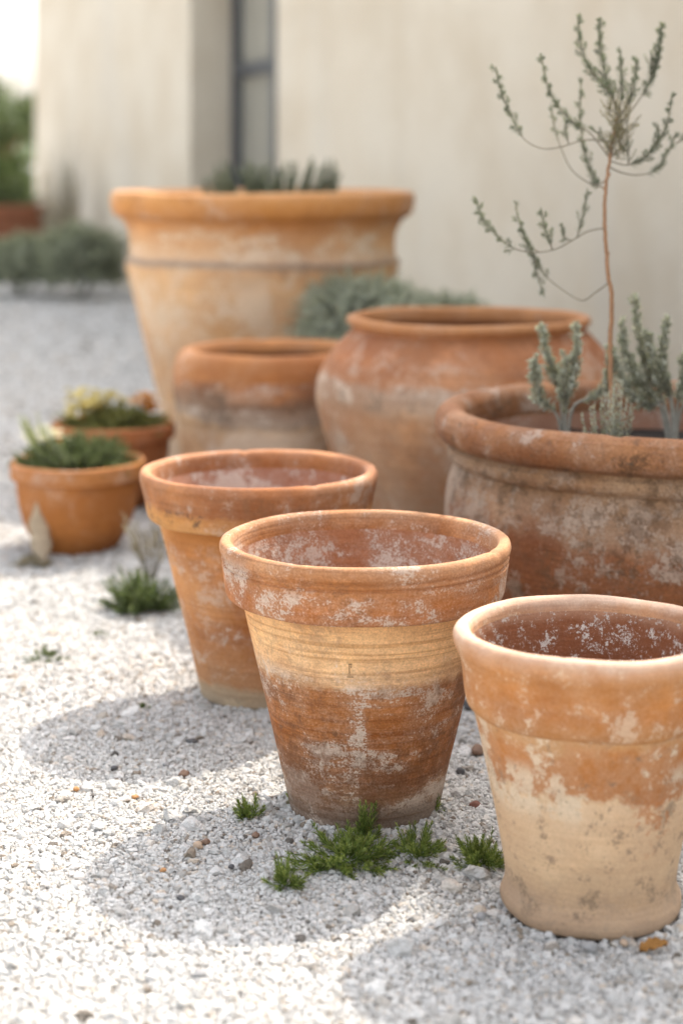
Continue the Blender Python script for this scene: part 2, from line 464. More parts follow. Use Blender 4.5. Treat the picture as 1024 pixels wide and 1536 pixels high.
# window set back in its opening
D0, D1 = -.25, -.19
m = MB(); b = .075
xm = (OX0 + OX1) / 2
m.box(OX0, OX0 + b, D0, D1, OZ0, OZ1); m.box(OX1 - b, OX1, D0, D1, OZ0, OZ1)
m.box(OX0 + b, OX1 - b, D0, D1, OZ1 - b, OZ1); m.box(OX0 + b, OX1 - b, D0, D1, OZ0, OZ0 + b)
win = m.build('window', M_frame, bld, smooth=False, bevel=.006)
m = MB(); m.box(xm - .04, xm + .04, D0 - .003, D1 + .003, OZ0 + b, OZ1 - b); m.build('mullion', M_frame, win, smooth=False, bevel=.006)
for (xa, xb) in ((OX0 + b, xm - .04), (xm + .04, OX1 - b)):
    for zb in (.52, 1.075):
        m = MB(); m.box(xa, xb, D0 + .004, D1 + .004, zb - .03, zb + .03); m.build('glazing_bar', M_frame, win, smooth=False, bevel=.005)
    zs = [OZ0 + b, .49, .55, 1.045, 1.105, OZ1 - b]
    for k in (0, 2, 4):
        m = MB(); m.box(xa, xb, D0 + .02, D0 + .028, zs[k], zs[k+1]); m.build('pane', M_pane, win, smooth=False)

# ------------------------------------------------------------------ pots
def make_pot(name, pos, label, outer, rim, inner, m_body, m_rim, m_in, seed, amp=.0012, n=144, chips=(), cut=2, group=None, rot=0.0, step=.006, part_rim='rim'):
    e = empty(name, (pos[0], pos[1], 0), label, 'flowerpot', group, rot)
    st = step
    po = subdiv(chaikin(outer, cut), st); pr = subdiv(chaikin(rim, cut), st * .7); pi = subdiv(chaikin(inner, cut), st)
    b = MB(); lathe(b, po, n, seed, amp, 0, chips); lathe(b, pi, n, seed, amp, 1, chips)
    b.build('body', [m_body, m_in], e)
    r = MB(); lathe(r, pr, n, seed, amp, 0, chips)
    r.build(part_rim, m_rim, e)
    return e

OR = (.43, .185, .075); RUST = (.31, .125, .052); OCH = (.56, .335, .145); CRM = (.66, .47, .28); GRY = (.30, .235, .18); TAN = (.50, .33, .20)
I1 = (1, 1, 1)
# front pot ---------------------------------------------------------
mFb = terracotta('weathered_banded_clay', 1, .28,
    [(0, (.22, .17, .135)), (.022, (.24, .18, .14)), (.038, (.36, .21, .12)), (.055, (.30, .120, .045)), (.10, (.35, .135, .048)), (.150, (.38, .155, .058)),
     (.160, (.74, .47, .27)), (.19, (.80, .51, .275)), (.222, (.76, .465, .24))], warp=.0075, wscale=9, gran=.55,
    lime=[(10, .565, .06, .80, .03, .165, .012, (1, 1, 2.2)), (7, .55, .08, .75, .04, .158, .008, (1, 1, 1.6), (.035, .5, .03)), (9, .50, .06, .85, .128, .158, .008, (1, 1, 4), (-.03, .12, .03)),
          (12, .46, .06, .85, .07, .14, .012, (1, 1, .7), (-.022, .004, .010)), (12, .50, .06, .85, .12, .175, .012, (1, 1, .6), (-.2, -.09, .01)),
          (14, .50, .08, .75, .024, .055, .010, (1, 1, 2.5)), (24, .66, .05, .6, .0, .2, .01, I1)],
    lines=.72, mottle=.6, grain=.20, ridge=1.7, grime=[(18, .60, .1, .55, .02, .15, .01, (.13, .075, .045)), (9, .53, .14, .55, .15, .23, .02, (.40, .25, .145)), (6, .44, .16, .7, .02, .16, .02, (.18, .08, .04))])
mFr = terracotta('weathered_orange_collar', 2, .28,
    [(.21, (.40, .19, .09)), (.235, (.44, .17, .06)), (.262, (.40, .175, .075)), (.28, (.46, .25, .14))], warp=.008, gran=.55,
    lime=[(11, .565, .07, .75, .205, .255, .008, (1, 1, 1.5)), (16, .62, .05, .6, .25, .29, .01, (1, 1, 2)), (8, .50, .1, .6, .205, .27, .01, I1, (.085, .3, .02)), (12, .50, .08, .7, .21, .27, .01, I1, (-.3, -.115, .012))],
    grime=[(14, .57, .1, .55, .21, .27, .01, (.24, .11, .055))], lines=.45, mottle=.55, grain=.17)
mFi = terracotta('pale_patched_pot_inside', 3, .28, [(0, (.27, .11, .06)), (.28, (.36, .155, .08))], gran=.55,
    lime=[(9, .44, .07, .85, .10, .258, .012, (1, 1, 1.2), (-.2, -.062, .006)), (9, .47, .08, .85, .16, .258, .010, (1, 1, 1.5), (.0, .3, .02)), (30, .60, .05, .7, .1, .28, .01, I1)],  # left patch: paler, sharp vertical edge; right patch and flecks: lime
    lines=.15, mottle=.4, grain=.12, limecol=(.58, .49, .42))
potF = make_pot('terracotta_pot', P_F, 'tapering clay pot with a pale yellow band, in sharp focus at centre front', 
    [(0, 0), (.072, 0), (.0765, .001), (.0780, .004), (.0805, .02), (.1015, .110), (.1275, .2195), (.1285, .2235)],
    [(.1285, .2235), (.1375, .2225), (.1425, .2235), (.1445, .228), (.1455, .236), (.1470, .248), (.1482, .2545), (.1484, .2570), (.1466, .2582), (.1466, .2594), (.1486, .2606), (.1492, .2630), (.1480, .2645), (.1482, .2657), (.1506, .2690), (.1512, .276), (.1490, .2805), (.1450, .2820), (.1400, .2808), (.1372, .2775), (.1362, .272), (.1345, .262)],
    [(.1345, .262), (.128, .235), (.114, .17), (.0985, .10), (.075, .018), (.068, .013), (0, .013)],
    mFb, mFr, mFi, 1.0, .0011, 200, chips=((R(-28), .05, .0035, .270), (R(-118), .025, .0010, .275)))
# stamped mark pressed into the pale band: a small serifed upright
def stamp():
    g = G('faded_stamp_ink'); M = g.done(g.mix(g.mr(g.noise(500, 3), .4, .6), (.16, .10, .06), (.42, .27, .14)), .9)
    s = 1.875 / F
    th0 = R(-90) + math.atan2((523.5-547), (.114/ s))  # front, a little left of the axis
    mb = MB()
    def rp(z): return .1015 + (.1275-.1015) * (z-.110) / (.2195-.110)
    def patch(a0, a1, z0, z1):
        vs = []; n = 4
        for z in (z0, z1):
            for k in range(n + 1):
                a = a0 + (a1-a0)*k/n
                dr, dz = wob(a % (2*math.pi), rp(z), z, 1.0, .0011)
                r = rp(z) + dr + .0006
                vs.append((r*math.cos(a), r*math.sin(a), z))
        mb.add(vs, [(k, k+1, n+1+k+1, n+1+k) for k in range(n)])
    a = .0010 / .117
    patch(th0 - a*.45, th0 + a*.45, .1690, .1815)
    patch(th0 - a*3.0, th0 + a*3.4, .1676, .1688)
    patch(th0 - a*1.0, th0 + a*2.6, .1812, .1823)
    patch(th0 + a*1.6, th0 + a*2.3, .1775, .1809)
    mb.build('stamped_mark', M, potF)
stamp()

# second pot --------------------------------------------------------
m2b = terracotta('golden_orange_clay', 4, .28, [(0, (.42, .33, .24)), (.018, (.45, .33, .22)), (.03, (.42, .21, .10)), (.09, (.46, .20, .075)), (.16, (.56, .26, .10)), (.23, (.62, .325, .13))],
    warp=.008, lime=[(17, .60, .07, .6, .04, .20, .02, (1, 1, .9)), (8, .62, .10, .5, .03, .2, .02, I1)], lines=.35, mottle=.7, grain=.14)
m2r = terracotta('orange_collar_with_pits', 5, .28, [(.215, (.50, .27, .11)), (.242, (.50, .24, .09)), (.250, (.33, .135, .055)), (.272, (.36, .155, .068)), (.285, (.46, .22, .115))], warp=.006,
    lime=[(14, .58, .06, .5, .25, .29, .01, I1), (9, .6, .06, .35, .2, .29, .01, I1)], grime=[(45, .54, .06, .85, .233, .250, .004, (.09, .06, .045)), (9, .5, .15, .5, .245, .275, .006, (.22, .11, .06)), (20, .6, .08, .5, .22, .25, .006, (.25, .14, .08))], lines=.3, mottle=.5)
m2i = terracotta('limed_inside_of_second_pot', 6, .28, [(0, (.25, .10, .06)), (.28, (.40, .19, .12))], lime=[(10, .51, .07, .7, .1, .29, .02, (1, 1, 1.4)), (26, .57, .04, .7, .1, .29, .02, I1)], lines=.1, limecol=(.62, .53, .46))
make_pot('terracotta_pot', P_2, 'golden orange clay pot with a pitted collar, behind the front pot on its left',
    [(0, 0), (.068, 0), (.0715, .001), (.0730, .005), (.0755, .02), (.1000, .115), (.1255, .215), (.1268, .2215), (.1272, .2245)],
    [(.1272, .2245), (.1340, .2248), (.1395, .2262), (.1415, .2300), (.1430, .238), (.1455, .252), (.1480, .262), (.1500, .272), (.1500, .280), (.1465, .2850), (.1410, .2855), (.1355, .282), (.1335, .276), (.1315, .262)],
    [(.1315, .262), (.124, .235), (.110, .17), (.094, .10), (.068, .02), (.06, .014), (0, .014)],
    m2b, m2r, m2i, 2.0, .0016, 160, chips=((R(-60), .05, .0018, .272), (R(-148), .03, .0016, .272), (R(100), .06, .0025, .272)))

# right front pot ---------------------------------------------------
m3b = terracotta('cream_limewashed_clay', 7, .25, [(0, (.42, .30, .21)), (.025, (.47, .335, .23)), (.045, (.62, .445, .29)), (.118, (.67, .475, .31)), (.124, (.65, .46, .295)), (.130, (.40, .155, .05)), (.165, (.43, .175, .06)), (.18, (.50, .27, .12))],
    warp=.013, wscale=11, gran=.15, lime=[(13, .56, .09, .85, .10, .20, .02, (1, 1, .75)), (8, .50, .08, .8, .10, .19, .02, (1, 1, .6), (-.2, -.055, .02)), (15, .52, .08, .8, .105, .150, .012, (1, 1, .6))],
    grime=[(34, .58, .08, .75, .01, .13, .015, (.24, .17, .115)), (75, .62, .05, .7, .01, .2, .015, (.20, .14, .10)), (14, .55, .2, .35, .01, .12, .015, (.46, .30, .18)), (9, .56, .12, .4, .0, .05, .01, (.26, .20, .15)), (16, .60, .05, .7, .075, .125, .01, (.42, .17, .07))], lines=.12, mottle=.22, grain=.08, limecol=(.68, .55, .41))
m3r = terracotta('orange_rim_pale_lip', 8, .25, [(.17, (.50, .26, .11)), (.20, (.43, .18, .065)), (.232, (.46, .21, .085)), (.2435, (.54, .31, .19)), (.252, (.63, .44, .33))], warp=.005,  # rim colour turns paler and pinker towards the lip
    lime=[(13, .545, .06, .7, .16, .235, .012, (1, 1, .9)), (28, .6, .05, .5, .16, .25, .01, I1)], lines=.15, mottle=.4, grain=.08, limecol=(.70, .56, .42))
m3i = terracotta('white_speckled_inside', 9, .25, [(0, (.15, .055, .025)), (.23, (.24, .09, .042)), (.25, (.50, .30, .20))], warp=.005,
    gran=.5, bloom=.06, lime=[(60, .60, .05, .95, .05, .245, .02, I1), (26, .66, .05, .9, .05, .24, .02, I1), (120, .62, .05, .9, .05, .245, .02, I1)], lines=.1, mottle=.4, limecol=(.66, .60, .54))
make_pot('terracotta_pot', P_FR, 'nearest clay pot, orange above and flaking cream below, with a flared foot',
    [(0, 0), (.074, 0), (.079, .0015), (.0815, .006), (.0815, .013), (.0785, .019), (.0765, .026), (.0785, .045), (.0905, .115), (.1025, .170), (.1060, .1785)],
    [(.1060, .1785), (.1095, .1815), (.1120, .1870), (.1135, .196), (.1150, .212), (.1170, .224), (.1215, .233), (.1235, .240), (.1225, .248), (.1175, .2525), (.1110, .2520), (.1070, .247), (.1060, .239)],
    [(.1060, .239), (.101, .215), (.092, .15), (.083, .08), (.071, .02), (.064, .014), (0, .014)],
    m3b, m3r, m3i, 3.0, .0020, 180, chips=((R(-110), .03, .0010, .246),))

# wide right pot ----------------------------------------------------
m4b = terracotta('earth_stained_rust_clay', 10, .34, [(0, (.18, .09, .05)), (.05, (.19, .07, .03)), (.12, (.24, .088, .037)), (.205, (.26, .10, .044)), (.235, (.36, .22, .14)), (.262, (.30, .175, .10)), (.30, (.36, .225, .135))],
    warp=.018, wscale=7, gran=.4, bloom=.12, lime=[(8, .53, .08, .72, .02, .27, .03, (1, 1, 1.1)), (20, .56, .08, .55, .02, .30, .03, I1), (7, .40, .1, .7, .1, .28, .02, I1, (-.4, -.24, .03))],
    grime=[(12, .52, .10, .7, .255, .30, .009, (.10, .058, .032)), (7, .55, .1, .7, .08, .25, .04, (.13, .065, .035)), (30, .56, .06, .6, .02, .3, .02, (.12, .07, .04))], lines=.2, mottle=.6, grain=.2, big=1.3, bumpk=1.8, limecol=(.46, .36, .285))
m4r = terracotta('thick_sandy_rim', 11, .36, [(.28, (.30, .18, .11)), (.297, (.23, .11, .055)), (.312, (.31, .145, .07)), (.335, (.34, .165, .082)), (.35, (.38, .20, .115))], warp=.006,
    lime=[(20, .60, .08, .5, .29, .36, .02, I1)], grime=[(26, .60, .05, .75, .285, .33, .01, (.10, .055, .03)), (60, .60, .05, .6, .28, .35, .01, (.14, .08, .05))], lines=.1, mottle=.6, grain=.2, big=1.3, speck=.9, bumpk=2.2)
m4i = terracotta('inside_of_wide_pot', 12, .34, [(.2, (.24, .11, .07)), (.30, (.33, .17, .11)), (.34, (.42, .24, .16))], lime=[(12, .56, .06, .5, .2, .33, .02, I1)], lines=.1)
potR = make_pot('terracotta_pot', P_R, 'broad squat clay pot with a thick rolled rim, planted with sage and a sapling',
    [(0, 0), (.20, 0), (.206, .004), (.222, .03), (.272, .10), (.293, .16), (.2975, .20), (.294, .235), (.2845, .262), (.2825, .268), (.2865, .2695), (.2930, .274), (.2955, .281), (.2945, .288), (.2900, .2915), (.2885, .295)],
    [(.2885, .295), (.296, .2965), (.3060, .302), (.3110, .313), (.3110, .326), (.3050, .338), (.2930, .3445), (.2800, .342), (.2715, .333), (.2690, .320), (.2690, .30)],
    [(.2690, .30), (.2685, .275), (.27, .25), (.26, .2), (.2, .1), (0, .1)],
    m4b, m4r, m4i, 4.0, .0032, 220, step=.008, chips=((R(-112), .03, .004, .325), (R(-70), .04, .004, .325)))
def soil_disc(r, z, parent, seed):
    mb = MB(); n = 48; vs = [(0, 0, z)]; fs = []
    rings = 8
    for i in range(1, rings + 1):
        for j in range(n):
            a = 2*math.pi*j/n; rr = r*i/rings
            vs.append((rr*math.cos(a), rr*math.sin(a), z + .012*mnoise.noise(Vector((rr*math.cos(a)*30, rr*math.sin(a)*30, seed)))))
    for j in range(n): fs.append((0, 1+j, 1+(j+1) % n))
    for i in range(rings - 1):
        for j in range(n):
            k = (j+1) % n; fs.append((1+i*n+j, 1+(i+1)*n+j, 1+(i+1)*n+k, 1+i*n+k))
    mb.add(vs, fs); mb.build('soil', M_soil, parent)
soil_disc(.2685, .272, potR, 1)

# jar ----------------------------------------------------------------
m5b = terracotta('shouldered_jar_clay', 13, .42, [(0, (.40, .31, .24)), (.10, (.42, .31, .225)), (.19, (.44, .28, .18)), (.262, (.47, .27, .155)), (.285, (.42, .28, .19)), (.310, (.45, .32, .235)), (.322, (.42, .20, .10)), (.37, (.38, .16, .075)), (.40, (.35, .14, .06))],
    warp=.014, wscale=6, lime=[(7, .54, .09, .6, .05, .30, .04, (1, 1, .7)), (16, .52, .07, .75, .285, .325, .012, (1, 1, 1.4)), (6, .53, .12, .45, .3, .4, .02, I1)],
    grime=[(6, .50, .12, .6, .05, .27, .04, (.34, .155, .08)), (5, .54, .15, .5, .0, .24, .04, (.26, .21, .17)), (9, .54, .1, .55, .32, .42, .01, (.25, .11, .055)), (24, .58, .06, .6, .28, .315, .01, (.16, .12, .09))], lines=.2, mottle=.6, big=1.8, limecol=(.56, .44, .35))
m5r = terracotta('jar_lip_clay', 14, .42, [(.37, (.42, .19, .08)), (.40, (.46, .22, .10)), (.42, (.47, .25, .13))], warp=.01, lines=.1, mottle=.35, big=1.8, lime=[(9, .6, .1, .35, .37, .42, .02, I1)])
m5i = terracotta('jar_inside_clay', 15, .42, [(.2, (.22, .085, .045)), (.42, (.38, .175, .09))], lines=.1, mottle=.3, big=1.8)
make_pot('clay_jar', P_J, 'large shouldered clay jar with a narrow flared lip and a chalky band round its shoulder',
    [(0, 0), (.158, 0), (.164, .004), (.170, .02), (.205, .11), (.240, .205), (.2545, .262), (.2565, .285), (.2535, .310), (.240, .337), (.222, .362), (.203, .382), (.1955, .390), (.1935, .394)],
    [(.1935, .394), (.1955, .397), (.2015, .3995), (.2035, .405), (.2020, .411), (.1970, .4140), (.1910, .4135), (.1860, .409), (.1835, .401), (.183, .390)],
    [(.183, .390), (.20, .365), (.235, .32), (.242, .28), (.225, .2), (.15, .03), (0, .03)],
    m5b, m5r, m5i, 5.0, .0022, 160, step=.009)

# low rounded pot ------------------------------------------------------
m6b = terracotta('sooty_banded_clay', 16, .33, [(0, (.36, .24, .15)), (.10, (.42, .26, .15)), (.17, (.47, .29, .165)), (.202, (.50, .33, .20)), (.212, (.34, .25, .19)), (.230, (.29, .20, .145)), (.250, (.24, .14, .09)), (.268, (.39, .165, .07)), (.33, (.42, .185, .08))],
    warp=.017, wscale=8, lime=[(8, .55, .08, .5, .03, .21, .02, (1, 1, .7)), (11, .56, .08, .65, .208, .236, .008, (1, 1, 3)), (10, .55, .10, .5, .255, .33, .02, I1), (7, .50, .12, .5, .02, .20, .02, (1, 1, .6))],
    grime=[(10, .50, .12, .6, .20, .285, .022, (.11, .075, .055)), (8, .52, .1, .6, .25, .33, .02, (.24, .10, .05))], lines=.35, mottle=.65, big=1.8)
m6r = terracotta('rounded_orange_shoulder', 17, .34, [(.27, (.43, .19, .08)), (.34, (.47, .22, .10))], warp=.01, lines=.1, mottle=.45, big=1.8, lime=[(9, .6, .1, .3, .27, .34, .02, I1)])
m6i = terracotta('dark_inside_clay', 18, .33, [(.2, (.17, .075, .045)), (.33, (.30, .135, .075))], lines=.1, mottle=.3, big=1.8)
make_pot('terracotta_pot', P_L, 'rounded clay pot with a sooty grey band, between the big banded pot and the jar',
    [(0, 0), (.140, 0), (.145, .004), (.150, .03), (.168, .12), (.174, .195), (.1755, .202), (.1790, .206), (.1830, .240), (.1850, .262), (.1845, .284)],
    [(.1845, .284), (.1825, .302), (.1755, .319), (.164, .3285), (.153, .3295), (.144, .325), (.1385, .316), (.1375, .305)],
    [(.1375, .305), (.155, .285), (.168, .25), (.16, .19), (.135, .03), (0, .03)],
    m6b, m6r, m6i, 6.0, .0026, 140, step=.009)

# big pot at the back ----------------------------------------------------
m7b = terracotta('pale_ochre_clay', 19, .6, [(0, (.54, .37, .25)), (.15, (.62, .43, .285)), (.30, (.64, .42, .26)), (.40, (.63, .39, .215)), (.444, (.62, .38, .21)), (.4505, (.33, .25, .19)), (.458, (.34, .25, .19)), (.464, (.63, .43, .28)), (.50, (.58, .32, .155)), (.55, (.48, .22, .085))],
    warp=.0065, wscale=7, lime=[(4, .50, .1, .65, .05, .43, .05, (1, 1, .8)), (6, .50, .08, .75, .462, .52, .012, (1, 1, 2)), (13, .55, .09, .5, .1, .54, .03, I1)],
    grime=[(6, .55, .12, .6, .1, .44, .04, (.54, .28, .11)), (5, .56, .12, .45, .48, .56, .02, (.36, .16, .06)), (9, .57, .06, .6, .43, .47, .01, (.13, .10, .08))], lines=.2, mottle=.35, big=2.4, limecol=(.70, .58, .45))
m7r = terracotta('ochre_orange_rim', 20, .62, [(.53, (.38, .17, .06)), (.556, (.46, .205, .07)), (.585, (.54, .255, .09)), (.61, (.58, .32, .16))], warp=.006, lines=.1, mottle=.3, big=2.4, lime=[(7, .56, .12, .4, .54, .61, .02, I1)], grime=[(6, .52, .14, .5, .54, .62, .02, (.33, .14, .05))])
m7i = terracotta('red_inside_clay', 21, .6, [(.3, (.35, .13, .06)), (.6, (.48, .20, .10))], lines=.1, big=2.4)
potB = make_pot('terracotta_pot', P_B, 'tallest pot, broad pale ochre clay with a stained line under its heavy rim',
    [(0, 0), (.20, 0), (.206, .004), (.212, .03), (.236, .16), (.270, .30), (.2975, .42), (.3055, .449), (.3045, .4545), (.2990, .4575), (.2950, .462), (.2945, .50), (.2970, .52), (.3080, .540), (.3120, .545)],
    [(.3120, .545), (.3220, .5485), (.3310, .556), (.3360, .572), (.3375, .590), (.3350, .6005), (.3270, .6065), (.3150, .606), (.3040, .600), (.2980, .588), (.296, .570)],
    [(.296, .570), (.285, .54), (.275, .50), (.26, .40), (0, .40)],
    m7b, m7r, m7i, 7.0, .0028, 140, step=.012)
soil_disc(.28, .545, potB, 2)

# two small bowls ----------------------------------------------------------
def bowl(pos, label, seed, k, tilt_cols):
    a, b = tilt_cols
    mb_ = terracotta('plain_orange_clay', seed, .16, [(0, tuple(x*.85 for x in a)), (.05, a), (.15, b)], warp=.01, lines=.15, mottle=.3, lime=[(14, .63, .07, .3, .0, .15, .02, I1)])
    mr_ = terracotta('plain_orange_rim', seed+1, .17, [(.12, b), (.16, tuple(x*1.08 for x in b))], warp=.01, lines=.1, mottle=.3, lime=[(14, .6, .07, .35, .12, .17, .02, I1)])
    mi_ = terracotta('plain_orange_inside', seed+2, .17, [(0, a), (.16, b)])
    sc = lambda p: [(r*k, z*k) for r, z in p]
    e = make_pot('clay_bowl', pos, label,
        sc([(0, 0), (.056, 0), (.062, .002), (.070, .010), (.089, .040), (.1000, .075), (.1045, .105), (.1040, .121), (.1040, .125)]),
        sc([(.1040, .125), (.1085, .1255), (.1135, .127), (.1150, .131), (.1155, .139), (.1165, .150), (.1145, .156), (.1090, .157), (.1045, .153), (.1025, .146)]),
        sc([(.1025, .146), (.100, .12), (.085, .06), (.055, .012), (0, .012)]),
        mb_, mr_, mi_, seed*.3, .0013, 110, group='small planted bowls')
    soil_disc(.1025*k, .141*k, e, seed)
    return e
bowl(P_S1, 'small orange clay bowl of low green plants, leftmost and nearer of the two', 22, 1.0, ((.38, .15, .05), (.41, .17, .06)))
bowl(P_S2, 'small reddish clay bowl with yellow and orange flowers, farther of the two', 26, 1.04, ((.36, .135, .055), (.39, .155, .068)))

# ------------------------------------------------------------------ plants
def bez(pts, n):
    """Catmull-Rom through the points"""
    P = [Vector(p) for p in pts]
    P = [P[0]*2 - P[1]] + P + [P[-1]*2 - P[-2]]
    o = []
    for i in range(1, len(P) - 2):
        for k in range(n):
            t = k / n
            a, b, c, d = P[i-1], P[i], P[i+1], P[i+2]
            o.append(.5*((2*b) + (c-a)*t + (2*a-5*b+4*c-d)*t*t + (3*b-a-3*c+d)*t**3))
    o.append(P[-2]); return o

def tube(mb, pts, r0, r1, sides=6, tint=.5):
    vs = []; n = len(pts)
    for i, p in enumerate(pts):
        d = (pts[min(i+1, n-1)] - pts[max(i-1, 0)]).normalized()
        a = d.orthogonal().normalized(); b = d.cross(a)
        if i and abs(a.dot(pa)) < .99:
            a = (pa - d*pa.dot(d)).normalized(); b = d.cross(a)
        pa = a
        r = r0 + (r1-r0)*i/(n-1)
        for k in range(sides):
            th = 2*math.pi*k/sides; vs.append(p + (a*math.cos(th) + b*math.sin(th))*r)
    fs = [(i*sides+k, i*sides+(k+1) % sides, (i+1)*sides+(k+1) % sides, (i+1)*sides+k) for i in range(n-1) for k in range(sides)]
    fs.append(tuple(range((n-1)*sides, n*sides)))
    mb.add(vs, fs, tint)

def leaf(mb, p, d, side, ln, wd, tint, fold=.25):
    nrm = d.cross(side)
    m = p + d*ln*.5
    mb.add([p, m + side*wd*.5 + nrm*wd*fold, p + d*ln, m - side*wd*.5 + nrm*wd*fold], [(0, 1, 2, 3)],
           [max(0, min(1, tint-.15)), tint, min(1, tint+.12), tint])

def sprig(mb, pts, ln, wd, n, start=0.0, ang=.75, rng=random, t0=.3, t1=.8, tip=.45):
    """needles all round a path"""
    L = len(pts)
    for i in range(n):
        t = start + (1-start) * (i + rng.random()) / n
        x = t*(L-1); k = min(int(x), L-2); f = x-k
        p = pts[k].lerp(pts[k+1], f); d = (pts[k+1]-pts[k]).normalized()
        a = d.orthogonal().normalized(); b = d.cross(a); th = i*2.4 + rng.uniform(-.5, .5)
        rad = a*math.cos(th) + b*math.sin(th)
        ag = ang * rng.uniform(.7, 1.3) * (1 - .35*t**6)
        dd = (d*math.cos(ag) + rad*math.sin(ag)).normalized()
        side = dd.cross(rad).normalized() if dd.cross(rad).length > 1e-4 else b
        s = (1 - (1-tip)*max(0, (t-.55)/.45)) * rng.uniform(.75, 1.2)
        leaf(mb, p, dd, side, ln*s, wd*rng.uniform(.8, 1.2), rng.uniform(t0, t1) + .12*(t-.5))

def side_shoots(st, f, pts, n, start, slen, ang, rg, ln, wd, nl, r, t0, t1):
    """short lateral shoots along a path, each with its own leaves"""
    L = len(pts)
    for i in range(n):
        t = start + (1 - start) * (i + rg.random()*.8) / n
        x = t*(L-1); k = min(int(x), L-2); p = pts[k].lerp(pts[k+1], x-k); d = (pts[k+1]-pts[k]).normalized()
        a = d.orthogonal().normalized(); b = d.cross(a); th = i*2.4 + rg.uniform(-.6, .6)
        rad = a*math.cos(th) + b*math.sin(th)
        ag = ang*rg.uniform(.7, 1.25); dd = d*math.cos(ag) + rad*math.sin(ag)
        l = slen*rg.uniform(.5, 1.2)*(1 - .55*max(0, t-.4)/.6)
        P = bez([p, p + dd*l*.5 + d*l*.03, p + dd*l*.85 + d*l*.18], 3)
        tube(st, P, r, r*.5, 4); sprig(f, P, ln, wd, nl, .15, .8, rg, t0, t1, .6)

# sapling -----------------------------------------------------------------
SY = 2.235
SAP0 = Vector((W(918, 640, SY).x, SY, .270))
sap = empty('sapling', SAP0, 'thin bare stemmed sapling with feathery upturned shoots, rising from the broad right pot', 'sapling')
def C2(x, y, dy=0.0):          # photo crop coordinates of the sapling -> local point
    return W(512 + x*.5, y*.5, SY + dy) - SAP0
rg = random.Random(5)
m = MB()
tr = bez([Vector((.002, 0, 0)), C2(806, 1130), C2(805, 1024), C2(810, 900), C2(800, 830), C2(790, 700), C2(789, 600), C2(796, 530), C2(803, 480), C2(812, 420), C2(828, 350)], 8)
tr = [p + Vector((rg.uniform(-.0006, .0006), rg.uniform(-.0006, .0006), 0)) for p in tr]
tube(m, tr, .0034, .0015, 8)
for k in range(6, len(tr) - 6, 5):
    q = tr[k]; d = Vector((rg.uniform(-1, 1), rg.uniform(-1, 1), .8)).normalized()
    tube(m, [q, q + d*.0035, q + d*.0055], .0019, .0007, 6)
m.build('trunk', M_bark, sap)
branches = [  # (points with depth, needle start, needle count, needle length)
    ([(801, 848, 0), (760, 878, .01), (720, 901, .02), (660, 868, .03), (610, 825, .03), (580, 770, .03), (560, 735, .03)], .62, 60, .0062),
    ([(565, 742, .03), (575, 780, .03), (588, 830, .035), (608, 888, .04)], .0, 70, .0062),
    ([(789, 684, 0), (740, 694, -.01), (690, 722, -.02), (640, 748, -.03), (575, 757, -.03), (510, 742, -.04), (450, 690, -.04), (420, 650, -.04), (403, 600, -.04)], .60, 120, .0068),
    ([(590, 755, -.03), (560, 735, -.03), (540, 690, -.03), (522, 622, -.03)], .1, 75, .0066),
    ([(632, 750, -.03), (622, 720, -.03), (608, 680, -.03), (597, 630, -.035)], .15, 70, .0066),
    ([(690, 722, -.02), (668, 712, -.02), (660, 678, -.02)], .2, 26, .0052),
    ([(705, 713, -.02), (718, 670, -.015), (728, 620, -.01), (737, 568, -.01)], .1, 60, .0058),
    ([(791, 564, 0), (740, 548, .03), (690, 510, .05), (660, 450, .06), (640, 390, .06), (628, 318, .06)], .70, 50, .0056),
    ([(806, 425, 0), (730, 420, -.02), (660, 440, -.03), (600, 445, -.04), (545, 415, -.05), (510, 350, -.05), (480, 280, -.05), (463, 208, -.05)], .58, 110, .0072),
    ([(800, 470, 0), (745, 400, -.015), (700, 372, -.03), (650, 320, -.04), (618, 260, -.045), (597, 166, -.05)], .30, 150, .0064),
    ([(794, 540, 0), (765, 552, .02), (742, 500, .03), (722, 430, .03), (714, 340, .02), (718, 242, .02)], .15, 170, .0066),
    ([(822, 380, 0), (832, 330, -.01), (795, 270, -.02), (745, 210, -.03), (716, 130, -.03), (709, 50, -.03)], .30, 160, .0074),
    ([(826, 365, 0), (818, 300, .01), (795, 240, .01), (775, 150, .015), (773, 58, .015)], .30, 160, .0078),
    ([(828, 350, 0), (840, 290, .0), (838, 230, .0), (835, 155, .0)], .22, 95, .0070),
    ([(832, 350, 0), (862, 300, -.01), (878, 240, -.015), (884, 182, -.02)], .22, 95, .0070),
    ([(835, 370, 0), (870, 330, .01), (910, 270, .02), (940, 200, .02), (952, 140, .02), (958, 74, .02)], .34, 160, .0076),
    ([(935, 230, .02), (930, 200, .02), (928, 165, .02)], .05, 40, .006),
    ([(803, 482, 0), (850, 495, -.02), (900, 480, -.03), (945, 430, -.04), (975, 370, -.05), (990, 288, -.05)], .25, 130, .0068),
    ([(905, 476, -.03), (935, 440, -.03), (950, 410, -.035), (946, 372, -.035)], .1, 45, .006),
    ([(800, 500, 0), (840, 518, .02), (890, 525, .03), (940, 510, .04), (975, 460, .04), (1002, 402, .04)], .5, 80, .0068),
    ([(860, 495, -.02), (858, 460, -.02), (856, 430, -.02)], .1, 36, .005),
    ([(806, 455, 0), (790, 425, .01), (770, 400, .01), (740, 382, .01)], .1, 50, .005),
    ([(1002, 430, .03), (1030, 410, .03), (1046, 370, .03), (1050, 330, .03)], .1, 60, .0064),
    ([(680, 430, -.03), (672, 400, -.03), (672, 362, -.03)], .1, 40, .0056),
]
